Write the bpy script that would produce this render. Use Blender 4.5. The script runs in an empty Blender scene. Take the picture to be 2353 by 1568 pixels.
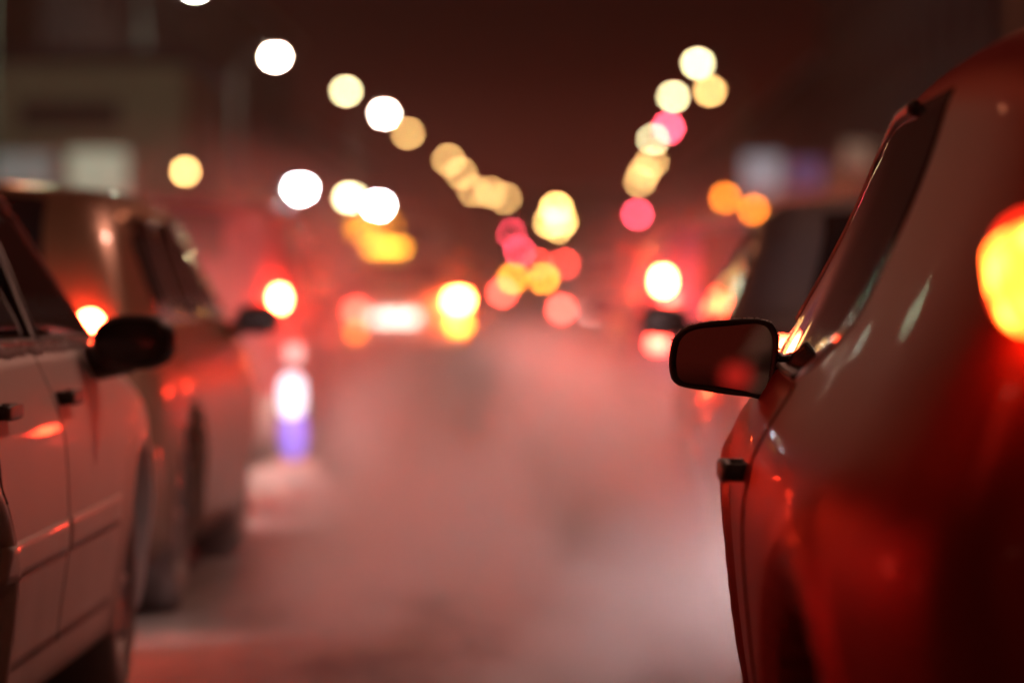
import bpy, bmesh, math, random
from mathutils import Vector, Matrix, noise
import numpy as np
random.seed(7)
SC = bpy.context.scene
COL = SC.collection
R = math.radians

# ------------------------------------------------------------------ camera
CAM_H = 1.10
cd = bpy.data.cameras.new("camera")
cd.lens = 135.0
cd.sensor_width = 36.0
cd.clip_start = 0.1
cd.clip_end = 3000
cd.dof.use_dof = True
cd.dof.focus_distance = 7.0
cd.dof.aperture_fstop = 2.15
cam = bpy.data.objects.new("camera", cd)
COL.objects.link(cam)
cam.location = (0, 0, CAM_H)
PITCH = math.atan(134 / 8820.0)      # looks a little below the horizon
YAW = math.atan(114 / 8820.0)        # and a little to one side of the lane
cam.rotation_euler = (R(90) - PITCH, 0, YAW)
SC.camera = cam

def P(px, py, d):
    """point at distance d along the road that the photograph (2352 px wide) shows at px, py"""
    return Vector(((px - 1290) / 8820.0 * d, d, CAM_H + (650 - py) / 8820.0 * d))

# ------------------------------------------------------------------ render settings and exposure
SC.view_settings.view_transform = 'Standard'
SC.view_settings.look = 'None'
SC.view_settings.exposure = 0.0
SC.view_settings.gamma = 1.0
SC.render.engine = 'CYCLES'
SC.cycles.use_adaptive_sampling = False
SC.cycles.use_denoising = True
try:
    SC.cycles.denoiser = 'OPENIMAGEDENOISE'
    SC.cycles.denoising_prefilter = 'ACCURATE'
    SC.cycles.denoising_input_passes = 'RGB_ALBEDO_NORMAL'
except Exception:
    pass
SC.cycles.max_bounces = 5
SC.cycles.diffuse_bounces = 2
SC.cycles.glossy_bounces = 3
SC.cycles.transmission_bounces = 4
SC.cycles.volume_bounces = 1
SC.cycles.sample_clamp_indirect = 3.0
SC.cycles.volume_max_steps = 32
SC.cycles.volume_step_rate = 2.0
SC.cycles.caustics_reflective = False
SC.cycles.caustics_refractive = False

# ------------------------------------------------------------------ night sky
w = bpy.data.worlds.new("World")
SC.world = w
w.use_nodes = True
nt = w.node_tree
bg = nt.nodes["Background"]
sky = nt.nodes.new("ShaderNodeTexSky")
sky.sky_type = 'NISHITA'
sky.sun_disc = False
sky.sun_elevation = R(-6)
sky.sun_rotation = R(160)
tint = nt.nodes.new("ShaderNodeMixRGB")
tint.blend_type = 'ADD'
tint.inputs[0].default_value = 1.0
tint.inputs[2].default_value = (0.16, 0.048, 0.034, 1)     # town glow on low cloud
nt.links.new(sky.outputs[0], tint.inputs[1])
nt.links.new(tint.outputs[0], bg.inputs[0])
wtc = nt.nodes.new("ShaderNodeTexCoord"); wsep = nt.nodes.new("ShaderNodeSeparateXYZ")
nt.links.new(wtc.outputs["Generated"], wsep.inputs[0])
wmr = nt.nodes.new("ShaderNodeMapRange"); wmr.interpolation_type = 'SMOOTHSTEP'
wmr.inputs["From Min"].default_value = -.005; wmr.inputs["From Max"].default_value = .075
nt.links.new(wsep.outputs[2], wmr.inputs["Value"])
wmx = nt.nodes.new("ShaderNodeMixRGB")
wmx.inputs[1].default_value = (1.3, .11, .06, 1)          # town lights on the low winter cloud, strongest at the horizon
wmx.inputs[2].default_value = (.13, .022, .013, 1)
nt.links.new(wmr.outputs[0], wmx.inputs[0]); nt.links.new(wmx.outputs[0], tint.inputs[2])
bg.inputs[1].default_value = 0.06

# ------------------------------------------------------------------ materials
def nodes_of(name):
    m = bpy.data.materials.new(name)
    m.use_nodes = True
    return m, m.node_tree, m.node_tree.nodes["Principled BSDF"]

def plain(name, col, rough=0.5, metal=0.0, coat=0.0, bump=0.0, scale=8.0, var=0.12, spec=0.5, coord='Object'):
    m, t, b = nodes_of(name)
    tc = t.nodes.new("ShaderNodeTexCoord")
    n = t.nodes.new("ShaderNodeTexNoise")
    n.inputs["Scale"].default_value = scale
    n.inputs["Detail"].default_value = 5
    t.links.new(tc.outputs[coord], n.inputs["Vector"])
    mx = t.nodes.new("ShaderNodeMixRGB")
    mx.inputs[1].default_value = (*[c * (1 - var) for c in col], 1)
    mx.inputs[2].default_value = (*[min(1, c * (1 + var)) for c in col], 1)
    t.links.new(n.outputs["Fac"], mx.inputs[0])
    t.links.new(mx.outputs[0], b.inputs["Base Color"])
    mr = t.nodes.new("ShaderNodeMapRange")
    mr.inputs["To Min"].default_value = max(0.02, rough - 0.08)
    mr.inputs["To Max"].default_value = min(1, rough + 0.08)
    t.links.new(n.outputs["Fac"], mr.inputs["Value"])
    t.links.new(mr.outputs[0], b.inputs["Roughness"])
    b.inputs["Metallic"].default_value = metal
    b.inputs["Coat Weight"].default_value = coat
    b.inputs["Coat Roughness"].default_value = 0.06
    b.inputs["Specular IOR Level"].default_value = spec
    if bump:
        bp = t.nodes.new("ShaderNodeBump")
        bp.inputs["Strength"].default_value = bump
        bp.inputs["Distance"].default_value = 0.02
        t.links.new(n.outputs["Fac"], bp.inputs["Height"])
        t.links.new(bp.outputs[0], b.inputs["Normal"])
    return m

def glow(name, col, k, base=(0.1, 0.02, 0.02)):
    m, t, b = nodes_of(name)
    b.inputs["Base Color"].default_value = (*base, 1)
    b.inputs["Roughness"].default_value = 0.2
    b.inputs["Emission Color"].default_value = (*col, 1)
    b.inputs["Emission Strength"].default_value = k
    return m

def paint(name, col, rough=0.38, metal=0.25, coat=0.6, dirt=(0.20, 0.17, 0.15), dirt_amt=0.5):
    """car paint with a winter film of road salt that thickens towards the sills"""
    m, t, b = nodes_of(name)
    tc = t.nodes.new("ShaderNodeTexCoord")
    sep = t.nodes.new("ShaderNodeSeparateXYZ")
    t.links.new(tc.outputs["Object"], sep.inputs[0])
    n = t.nodes.new("ShaderNodeTexNoise")
    n.inputs["Scale"].default_value = 3.0
    n.inputs["Detail"].default_value = 8
    t.links.new(tc.outputs["Object"], n.inputs["Vector"])
    mr = t.nodes.new("ShaderNodeMapRange")
    mr.inputs["From Min"].default_value = 0.95
    mr.inputs["From Max"].default_value = 0.25
    t.links.new(sep.outputs[2], mr.inputs["Value"])
    mul = t.nodes.new("ShaderNodeMath"); mul.operation = 'MULTIPLY'
    t.links.new(mr.outputs[0], mul.inputs[0]); t.links.new(n.outputs["Fac"], mul.inputs[1])
    mul2 = t.nodes.new("ShaderNodeMath"); mul2.operation = 'MULTIPLY'; mul2.use_clamp = True
    mul2.inputs[1].default_value = dirt_amt * 2
    t.links.new(mul.outputs[0], mul2.inputs[0])
    mx = t.nodes.new("ShaderNodeMixRGB")
    mx.inputs[1].default_value = (*col, 1)
    mx.inputs[2].default_value = (*dirt, 1)
    t.links.new(mul2.outputs[0], mx.inputs[0])
    t.links.new(mx.outputs[0], b.inputs["Base Color"])
    ro = t.nodes.new("ShaderNodeMapRange")
    ro.inputs["To Min"].default_value = rough
    ro.inputs["To Max"].default_value = 0.75
    t.links.new(mul2.outputs[0], ro.inputs["Value"])
    t.links.new(ro.outputs[0], b.inputs["Roughness"])
    b.inputs["Metallic"].default_value = metal
    b.inputs["Coat Weight"].default_value = coat
    b.inputs["Coat Roughness"].default_value = 0.03
    return m

HEAD_W = 290.0
BRAKE_K = 720.0
M = {}
M['red_paint'] = paint('dark_red_paint', (0.27, 0.014, 0.009), 0.42, 0.50, 0.02, dirt=(.15,.05,.045))
M['red_paint'].node_tree.nodes['Principled BSDF'].inputs['Specular IOR Level'].default_value = .15
M['red_paint'].node_tree.nodes['Principled BSDF'].inputs['Specular Tint'].default_value = (.62, .14, .10, 1)
M['silver_paint'] = paint('silver_paint', (0.58, 0.53, 0.50), 0.50, 0.05, 0.08, dirt=(.34,.29,.26))
M['gold_paint'] = paint('champagne_paint', (0.22, 0.115, 0.06), 0.38, 0.45, 0.4)
M['white_paint'] = paint('white_paint', (0.42, 0.40, 0.39), 0.35, 0.0, 0.5)
M['maroon_paint'] = paint('maroon_paint', (0.22, 0.04, 0.05), 0.42, 0.2, 0.3)
M['grey_paint'] = paint('grey_paint', (0.12, 0.12, 0.13), 0.35, 0.4, 0.5)
M['blue_paint'] = paint('blue_paint', (0.03, 0.05, 0.16), 0.35, 0.4, 0.5)
M['glass'] = plain('tinted_glass', (0.012, 0.011, 0.012), 0.12, 0, 0, 0, 2, 0.1)
M['clear_glass'] = glow('side_glass', (0,0,0), 0, (.012,.01,.01))
M['clear_glass'].node_tree.nodes['Principled BSDF'].inputs['Roughness'].default_value = .025
M['plastic'] = plain('black_plastic', (0.018, 0.016, 0.016), 0.5, 0, 0, 0.05, 60)
M['rubber'] = plain('salted_tyre_rubber', (0.17, 0.14, 0.13), 0.85, 0, 0, 0.2, 30)
M['alloy'] = plain('wheel_alloy', (0.35, 0.34, 0.33), 0.4, 0.8, 0, 0, 20)
M['mirror'] = glow('mirror_glass', (0, 0, 0), 0, (.42, .40, .40))
M['mirror'].node_tree.nodes['Principled BSDF'].inputs['Metallic'].default_value = 1
M['mirror'].node_tree.nodes['Principled BSDF'].inputs['Roughness'].default_value = .015
M['dull_mirror'] = plain('salted_mirror_glass', (0.12, 0.10, 0.10), 0.45, 0.6)
M['frost'] = plain('frost', (0.75, 0.74, 0.74), 0.9, 0, 0, 0.8, 90)
M['chrome'] = plain('chrome', (0.5, 0.5, 0.5), 0.2, 1.0)
M['brake'] = glow('brake_lamp_lit', (1.0, 0.036, 0.012), BRAKE_K)
def ribbed_lamp():
    m, t, b = nodes_of('ribbed_brake_lamp_lit')
    tc = t.nodes.new("ShaderNodeTexCoord")
    vo = t.nodes.new("ShaderNodeTexVoronoi"); vo.inputs["Scale"].default_value = 22
    t.links.new(tc.outputs["Object"], vo.inputs["Vector"])
    mr = t.nodes.new("ShaderNodeMapRange"); mr.inputs["From Max"].default_value = .55
    mr.inputs["To Min"].default_value = 80; mr.inputs["To Max"].default_value = 10
    t.links.new(vo.outputs["Distance"], mr.inputs["Value"])
    t.links.new(mr.outputs[0], b.inputs["Emission Strength"])
    b.inputs["Emission Color"].default_value = (1, .10, .010, 1)
    b.inputs["Base Color"].default_value = (.2, .01, .01, 1)
    return m
M['ribbed'] = ribbed_lamp()
M['brake_dim'] = glow('tail_lamp_lit', (1.0, 0.05, 0.03), 45.0)
M['brake_mid'] = glow('brake_lamp_mid_lit', (1.0, 0.065, 0.022), 75.0)
M['far_brake'] = glow('brake_lamp_far_lit', (1.0, 0.10, 0.02), 500.0)
M['old_tail'] = glow('tail_lamp_parked_lit', (1.0, 0.03, 0.02), 1.2)
M['lens_glow'] = glow('red_lens_glowing', (1.0, 0.02, 0.006), 2.2)
M['brake_c'] = glow('brake_lamp_partly_lit', (1.0, 0.05, 0.016), 320.0)
M['far_red'] = glow('tail_lamp_far_lit', (1.0, 0.06, 0.04), 90.0)
M['lens_off'] = plain('red_lens', (0.25, 0.01, 0.01), 0.15, 0, 0.5)
M['amber'] = glow('amber_lamp_lit', (1.0, 0.30, 0.02), 9.0)
M['plate_lit'] = glow('plate_glow', (1.0, 0.82, 0.72), 6.0, (0.7, 0.7, 0.7))  # plate face glows, standing in for the light of plate lamps
M['amber_mid'] = glow('amber_lamp_mid_lit', (1.0, 0.22, 0.02), 15.0)
M['amber_far'] = glow('amber_lamp_far_lit', (1.0, 0.24, 0.02), 70.0)
M['plate_bright'] = glow('plate_glow_bright', (1.0, 0.74, 0.62), 7.0, (0.7, 0.7, 0.7))
M['pale_lamp'] = glow('pale_lamp_lit', (1.0, .66, .62), 1.3, (.6, .5, .5))
M['blue_lamp'] = glow('blue_lamp_lit', (.16, .13, 1.0), 1.2, (.2, .2, .5))
M['plate_far'] = glow('plate_glow_far', (1.0, 0.60, 0.52), 20.0, (0.7, 0.7, 0.7))
M['plate'] = plain('number_plate', (0.6, 0.6, 0.58), 0.4)
M['reverse'] = glow('reversing_lamp_lit', (0.80, 0.86, 1.0), 2.4, (0.5, 0.5, 0.5))
M['head_on'] = glow('headlamp_lit', (1, .9, .8), 3.0, (.6, .6, .6))
M['pole'] = plain('galvanised_steel', (0.12, 0.12, 0.12), 0.6, 0.6)
M['sodium'] = glow('sodium_bowl_lit', (1.0, 0.55, 0.18), 50.0, (0.6, 0.5, 0.3))
M['warm_led'] = glow('warm_white_bowl_lit', (1.0, 0.84, 0.44), 52.0, (0.6, 0.6, 0.5))
M['mid_sodium'] = glow('sodium_bowl_mid_lit', (1.0, 0.30, 0.14), 110.0, (0.6, 0.5, 0.3))
M['near_warm'] = glow('warm_bowl_near_lit', (1.0, 0.47, 0.34), 700.0, (0.6, 0.5, 0.3))  # strength and tint set to light the silver car's flank
M['near_sodium'] = glow('sodium_bowl_near_lit', (1.0, 0.40, 0.24), 150.0, (0.6, 0.5, 0.3))
M['bright_led'] = glow('bright_bowl_lit', (1.0, 0.84, 0.62), 400.0, (0.6, 0.6, 0.5))
M['sodium_far'] = glow('sodium_bowl_far_lit', (1.0, 0.56, 0.16), 150.0, (0.6, 0.5, 0.3))
M['near_green'] = glow('greenish_bowl_near_lit', (0.80, 1.0, 0.62), 120.0, (0.6, 0.6, 0.6))  # unseen lamp, tinted to turn the shop wall greenish
M['cold_led'] = glow('cold_white_lamp_lit', (0.82, 0.93, 1.0), 420.0, (0.6, 0.6, 0.6))
M['green_led'] = glow('greenish_lamp_lit', (0.92, 1.0, 0.74), 300.0, (0.6, 0.6, 0.6))
M['sig_red'] = glow('signal_red_lit', (1.0, 0.06, 0.10), 130.0)
M['sig_amber'] = glow('signal_amber_lit', (1.0, 0.22, 0.015), 34.0)
M['sig_off'] = plain('signal_lens_dark', (0.03, 0.03, 0.03), 0.2)
M['taxi_sign'] = glow('amber_sign_lit', (1.0, 0.42, 0.03), 14.0, (0.6, 0.4, 0.05))

def road_material():
    m, t, b = nodes_of('packed_snow_on_asphalt')
    tc = t.nodes.new("ShaderNodeTexCoord")
    mp = t.nodes.new("ShaderNodeMapping")
    mp.inputs["Scale"].default_value = (1.0, 0.25, 1.0)
    t.links.new(tc.outputs["Object"], mp.inputs[0])
    n = t.nodes.new("ShaderNodeTexNoise"); n.inputs["Scale"].default_value = 1.3; n.inputs["Detail"].default_value = 8
    n.inputs["Roughness"].default_value = 0.65
    t.links.new(mp.outputs[0], n.inputs["Vector"])
    cr = t.nodes.new("ShaderNodeValToRGB")
    cr.color_ramp.elements[0].position = 0.38; cr.color_ramp.elements[0].color = (0.03, 0.028, 0.026, 1)
    cr.color_ramp.elements[1].position = 0.62; cr.color_ramp.elements[1].color = (0.22, 0.21, 0.20, 1)
    t.links.new(n.outputs["Fac"], cr.inputs[0])
    t.links.new(cr.outputs[0], b.inputs["Base Color"])
    b.inputs["Roughness"].default_value = 0.62
    n2 = t.nodes.new("ShaderNodeTexNoise"); n2.inputs["Scale"].default_value = 14; n2.inputs["Detail"].default_value = 6
    t.links.new(tc.outputs["Object"], n2.inputs["Vector"])
    bp = t.nodes.new("ShaderNodeBump"); bp.inputs["Distance"].default_value = 0.02; bp.inputs["Strength"].default_value = 0.5
    t.links.new(n2.outputs["Fac"], bp.inputs["Height"]); t.links.new(bp.outputs[0], b.inputs["Normal"])
    return m
M['asphalt'] = road_material()
M['snow'] = plain('trodden_snow', (0.5, 0.49, 0.48), 0.9, 0, 0, 0.5, 4, 0.25)
M['kerb'] = plain('kerb_stone', (0.25, 0.24, 0.23), 0.8, 0, 0, 0.3, 12)

# ------------------------------------------------------------------ object helpers
def tag(o, label=None, cat=None, group=None, kind=None):
    if label: o['label'] = label
    if cat: o['category'] = cat
    if group: o['group'] = group
    if kind: o['kind'] = kind
    return o

def empty(name, loc=(0, 0, 0), rz=0.0, label=None, cat=None, group=None):
    o = bpy.data.objects.new(name, None)
    COL.objects.link(o)
    o.location = loc
    o.rotation_euler = (0, 0, rz)
    return tag(o, label, cat, group)

def mesh_obj(name, verts, faces, mat, parent=None, smooth=True):
    me = bpy.data.meshes.new(name)
    me.from_pydata([tuple(v) for v in verts], [], faces)
    me.materials.append(mat)
    bm = bmesh.new(); bm.from_mesh(me)
    bmesh.ops.recalc_face_normals(bm, faces=bm.faces)
    bm.to_mesh(me); bm.free()
    if smooth:
        me.polygons.foreach_set("use_smooth", [True] * len(me.polygons))
    o = bpy.data.objects.new(name, me)
    COL.objects.link(o)
    if parent: o.parent = parent
    return o

class MB:
    """collects simple shapes into one mesh"""
    def __init__(s): s.v = []; s.f = []
    def add(s, v, f):
        n = len(s.v); s.v += [tuple(p) for p in v]; s.f += [tuple(i + n for i in q) for q in f]; return s
    def box(s, x0, x1, y0, y1, z0, z1, bev=0.0):
        b = min(bev, (x1-x0)/2.01, (y1-y0)/2.01, (z1-z0)/2.01)
        bm = bmesh.new()
        bmesh.ops.create_cube(bm, size=1)
        for v in bm.verts:
            v.co = Vector((x0 + (v.co.x + .5) * (x1-x0), y0 + (v.co.y + .5) * (y1-y0), z0 + (v.co.z + .5) * (z1-z0)))
        if b > 0:
            bmesh.ops.bevel(bm, geom=bm.edges[:], offset=b, segments=2, affect='EDGES', profile=0.6)
        bm.verts.index_update()
        s.add([v.co[:] for v in bm.verts], [tuple(v.index for v in f.verts) for f in bm.faces])
        bm.free(); return s
    def tube(s, pts, r, n=8, cap=True):
        pts = [Vector(p) for p in pts]
        rs = r if isinstance(r, (list, tuple)) else [r] * len(pts)
        vs = []; fs = []
        for i, p in enumerate(pts):
            a = pts[max(0, i-1)]; b = pts[min(len(pts)-1, i+1)]
            d = (b - a).normalized()
            u = d.cross(Vector((0, 1, 0)) if abs(d.y) < .9 else Vector((1, 0, 0))).normalized()
            v = d.cross(u)
            for k in range(n):
                t = 2 * math.pi * k / n
                vs.append(p + (u * math.cos(t) + v * math.sin(t)) * rs[i])
        for i in range(len(pts)-1):
            for k in range(n):
                fs.append((i*n+k, i*n+(k+1) % n, (i+1)*n+(k+1) % n, (i+1)*n+k))
        if cap:
            fs.append(tuple(range(n))); fs.append(tuple((len(pts)-1)*n+k for k in range(n)))
        return s.add(vs, fs)
    def blob(s, c, rx, ry, rz, e=2.6, nu=16, nv=10, rot=None):
        """superellipsoid: a lens or housing with softly squared corners"""
        sp = lambda v, p: math.copysign(abs(v) ** p, v)
        q = 2.0 / e
        vs = []; fs = []
        for j in range(nv + 1):
            ph = -math.pi / 2 + math.pi * j / nv
            for i in range(nu):
                th = 2 * math.pi * i / nu
                p = Vector((rx * sp(math.cos(ph), q) * sp(math.cos(th), q), ry * sp(math.cos(ph), q) * sp(math.sin(th), q), rz * sp(math.sin(ph), q)))
                if rot: p = rot @ p
                vs.append(p + Vector(c))
        for j in range(nv):
            for i in range(nu):
                fs.append((j*nu+i, j*nu+(i+1) % nu, (j+1)*nu+(i+1) % nu, (j+1)*nu+i))
        return s.add(vs, fs)
    def build(s, name, mat, parent=None, smooth=True):
        return mesh_obj(name, s.v, s.f, mat, parent, smooth)

def copy_tree(o, parent=None):
    c = o.copy(); COL.objects.link(c)
    if parent: c.parent = parent
    for ch in list(o.children): copy_tree(ch, c)
    return c

def spline(pts):
    xs = np.array([p[0] for p in pts], float); ys = np.array([p[1] for p in pts], float)
    h = np.diff(xs); dl = np.diff(ys) / h
    m = np.zeros(len(xs)); m[0] = dl[0]; m[-1] = dl[-1]
    for i in range(1, len(xs)-1):
        if dl[i-1] * dl[i] > 0:
            w1 = 2*h[i] + h[i-1]; w2 = h[i] + 2*h[i-1]
            m[i] = (w1 + w2) / (w1/dl[i-1] + w2/dl[i])
    def f(x):
        x = min(max(x, xs[0]), xs[-1])
        i = min(int(np.searchsorted(xs, x, 'right')) - 1, len(h)-1)
        t = (x - xs[i]) / h[i]
        return ((1+2*t)*(1-t)**2*ys[i] + t*(1-t)**2*h[i]*m[i] + t*t*(3-2*t)*ys[i+1] + t*t*(t-1)*h[i]*m[i+1])
    return f

# ------------------------------------------------------------------ cars
class Car:
    """lofted car: rear bumper at y = 0, nose towards +y, x to the right-hand side"""
    def __init__(s, name, loc, rz, label, paint, group='cars queueing in the two lanes', cat='car', L=4.4, W=0.87, H=1.45, belt=0.93, kind='hatch', fine=False, roofw=0.66, plan=None, prof=None, flare=.016, flr=.03):
        s.fine = fine; s.L = L; s.W = W; s.H = H; s.belt = belt; s.paint = paint
        s.root = empty(name, loc, rz, label, cat, group)
        k = L / 4.4; h = H / 1.45
        if kind == 'hatch':
            top = [(0, .55), (.02, .78), (.06, .96), (.16, 1.12), (.34, 1.32), (.52, 1.41), (.8, 1.44), (1.5, 1.455), (2.2, 1.445), (2.5, 1.40), (2.85, 1.22), (3.2, 1.02), (3.35, .965), (3.8, .89), (4.15, .79), (4.32, .66), (4.4, .45)]
            s.rear_glass = (.10, .46); s.shield = (2.58, 3.22)
        elif kind == 'sedan':
            top = [(0, .55), (.02, .80), (.08, .97), (.25, 1.02), (.62, 1.04), (.85, 1.13), (1.2, 1.34), (1.45, 1.42), (1.9, 1.45), (2.3, 1.44), (2.6, 1.37), (3.0, 1.13), (3.25, .99), (3.4, .955), (3.8, .89), (4.15, .79), (4.32, .66), (4.4, .45)]
            s.rear_glass = (.78, 1.32); s.shield = (2.62, 3.22)
        else:   # van
            top = [(0, .6), (.02, 1.0), (.05, 1.3), (.12, 1.40), (.3, 1.45), (1.5, 1.46), (2.6, 1.45), (2.9, 1.38), (3.3, 1.12), (3.6, .90), (4.0, .80), (4.25, .68), (4.4, .45)]
            s.rear_glass = (.03, .10); s.shield = (2.95, 3.5)
        s.zt = spline([(a*k, b*h if b > .6 else b) for a, b in top])
        s.plan = spline(plan or [(0, .70), (.03*k, .80), (.12*k, .89), (.4*k, .965), (.9*k, 1), (2.9*k, 1), (3.6*k, .965), (4.0*k, .90), (4.25*k, .78), (4.4*k, .52)])
        b = belt
        s.prof = spline(prof or [(.16, .90), (.24, .955), (.36, .975), (.55, 1.0), (b-.20, .992), (b-.10, .965), (b-.03, .93), (b+.02, .905), (H-.10, roofw/W), (H, roofw/W-.02)])
        s.wheels = (.78*k, 3.48*k); s.wr = .31; s.arch = .355
        s.flare = flare; s.flr = flr
        s.body()

    def base(s, y, z):
        hw = s.W * s.plan(y) * s.prof(z)
        for wy in s.wheels:                       # pressed flare round each wheel
            r = math.hypot(y - wy, z - s.wr)
            hw += s.flare * math.exp(-((r - s.arch - s.flr) / .035) ** 2) * (1 if z > .2 else 0)
        return hw
    def rnd(s, y):
        return max(.04, min(.13, (s.zt(y) - .35) * .35))
    def hw(s, y, z):
        zt = s.zt(y); r = s.rnd(y); b = s.base(y, z)
        if z > zt - r:
            q = min(1, (z - (zt - r)) / r)
            b -= r * 1.15 * (1 - math.sqrt(max(0, 1 - q*q)))
        return max(b, .02)
    def top(s, y, u):
        """point over the roof/bonnet, u from -1 to 1 across"""
        hwt = s.hw(y, s.zt(y)) ; x = hwt * u
        return (x, y, s.zt(y) + .035 * (1 - u*u))

    def body(s):
        ny = 230 if s.fine else 90
        ns, nr, nk = (34, 10, 12) if s.fine else (18, 6, 8)
        ys = [s.L * (0.5 - 0.5 * math.cos(math.pi * (i / ny) ** 1.0)) * .25 + s.L * (i / ny) * .75 for i in range(ny + 1)]
        half = []
        for y in ys:
            zt = s.zt(y); r = s.rnd(y); z0 = .20
            row = []
            for i in range(ns):
                z = z0 + (zt - r - z0) * i / (ns - 1)
                x = s.base(y, z)
                for wy in s.wheels:
                    d = math.hypot(y - wy, z - s.wr)
                    if d < s.arch:
                        x -= min(.09, (s.arch - d) * 6)
                row.append((x, y, z))
            for i in range(1, nr + 1):
                a = math.pi / 2 * i / nr
                z = zt - r + r * math.sin(a)
                row.append((s.hw(y, z), y, z))
            for i in range(1, nk + 1):
                u = 1 - i / nk
                row.append(s.top(y, u))
            half.append(row)
        m = len(half[0])
        vs = []; fs = []
        for row in half:
            vs += [(-p[0], p[1], p[2]) for p in row] + list(reversed(row[:-1]))
        mm = 2 * m - 1
        for i in range(ny):
            for j in range(mm - 1):
                q = (i*mm+j, i*mm+j+1, (i+1)*mm+j+1, (i+1)*mm+j)
                cy = sum(vs[k][1] for k in q) / 4; cz = sum(vs[k][2] for k in q) / 4
                if any(math.hypot(cy - wy, cz - s.wr) < s.arch - .03 for wy in s.wheels): continue
                fs.append(q)
        fs.append(tuple(range(mm))); fs.append(tuple(ny*mm + k for k in range(mm)))
        # floor pan
        for i in range(ny):
            fs.append((i*mm, (i+1)*mm, (i+1)*mm+mm-1, i*mm+mm-1))
        s.o_body = mesh_obj('body', vs, fs, s.paint, s.root)

    def patch(s, name, side, ya, yb, zlo, zhi, mat, parent=None, off=.004, ny=30, nz=10):
        """panel lying on the flank between two curves zlo(y), zhi(y)"""
        vs = []; fs = []
        for i in range(ny + 1):
            y = ya + (yb - ya) * i / ny
            a = zlo(y); b = max(a + .004, zhi(y))
            for j in range(nz + 1):
                z = a + (b - a) * j / nz
                vs.append((side * (s.hw(y, z) + off), y, z))
        for i in range(ny):
            for j in range(nz):
                q = i*(nz+1)+j
                fs.append((q, q+1, q+nz+2, q+nz+1))
        n0 = len(vs)                               # a rim that turns back into the body gives the panel a thickness
        ring = [i*(nz+1) for i in range(ny+1)] + [ny*(nz+1)+j for j in range(1, nz+1)] + [i*(nz+1)+nz for i in range(ny-1, -1, -1)] + [j for j in range(nz-1, 0, -1)]
        for k in ring:
            x, y, z = vs[k]
            vs.append((x - side * (off + .006), y, z))
        for k in range(len(ring)):
            k2 = (k + 1) % len(ring)
            fs.append((ring[k], ring[k2], n0 + k2, n0 + k))
        return mesh_obj(name, vs, fs, mat, parent or s.root)

    def top_patch(s, name, ya, yb, ua, ub, mat, off=.006, ny=14, nu=16):
        vs = []; fs = []
        for i in range(ny + 1):
            y = ya + (yb - ya) * i / ny
            k = 1 - .0 * i / ny
            dz = (s.zt(y + .02) - s.zt(y - .02)) / .04
            n = Vector((0, -dz, 1)).normalized()
            for j in range(nu + 1):
                u = ua + (ub - ua) * j / nu
                p = Vector(s.top(y, u)) + n * off
                vs.append(p)
        for i in range(ny):
            for j in range(nu):
                q = i*(nu+1)+j
                fs.append((q, q+1, q+nu+2, q+nu+1))
        return mesh_obj(name, vs, fs, mat, s.root)

    def windows(s, side, splits=((.62, 1.28), (1.34, 2.06), (2.12, 3.0)), frame=True):
        k = s.L / 4.4
        names = ('quarter_window', 'rear_side_window', 'front_side_window')
        lo = lambda y: s.belt + .025 + .02 * (1 - y / s.L)
        def hi(y): return min(s.zt(y) - s.rnd(y) * .62, s.H - .10)
        for nm, (a, b) in zip(names, splits):
            a *= k; b *= k
            # trim the ends where the pillar slopes down
            while hi(a) < lo(a) + .02 and a < b: a += .02
            while hi(b) < lo(b) + .02 and b > a: b -= .02
            if b - a < .1: continue
            g = s.patch(nm, side, a, b, lo, hi, M['clear_glass'], off=.003, ny=26 if s.fine else 12, nz=8 if s.fine else 4)
            if frame:
                e = .012
                def pt(y, z): return (side * (s.hw(y, z) + .004), y, z)
                n = 24
                loop = [pt(a + (b-a)*i/n, lo(a + (b-a)*i/n)) for i in range(n+1)] + [pt(b - (b-a)*i/n, max(lo(b-(b-a)*i/n)+.004, hi(b - (b-a)*i/n))) for i in range(n+1)]
                loop.append(loop[0])
                MB().tube(loop, e, 6, cap=False).build('window_seal', M['plastic'], g)

    def long_window(s, side):
        '''one long pane whose lower edge sweeps up towards the tail'''
        lo = lambda y: s.belt + .02 + .30 * max(0, (1.9 - y) / 1.2) ** 1.8
        hi = lambda y: min(s.zt(y) - s.rnd(y) * .62, s.H - .09)
        a, b = 1.28, 3.06
        while hi(b) < lo(b) + .02: b -= .02
        while hi(a) < lo(a) + .02: a += .02
        g = s.patch('side_window', side, a, b, lo, hi, M['clear_glass'], off=.003, ny=60, nz=12)
        n = 40
        up = [(side * (s.hw(y, hi(y)) + .004), y, hi(y)) for y in [a + (b-a)*i/n for i in range(int(n*.35), n+1)]]
        MB().tube(up, .012, 6).build('window_seal', M['plastic'], g)
        low = [(side * (s.hw(y, lo(y)) + .002), y, lo(y)) for y in [1.9 + (b-1.9)*i/n for i in range(n+1)]]
        MB().tube(low, .006, 6).build('window_seal', M['plastic'], g)
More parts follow.
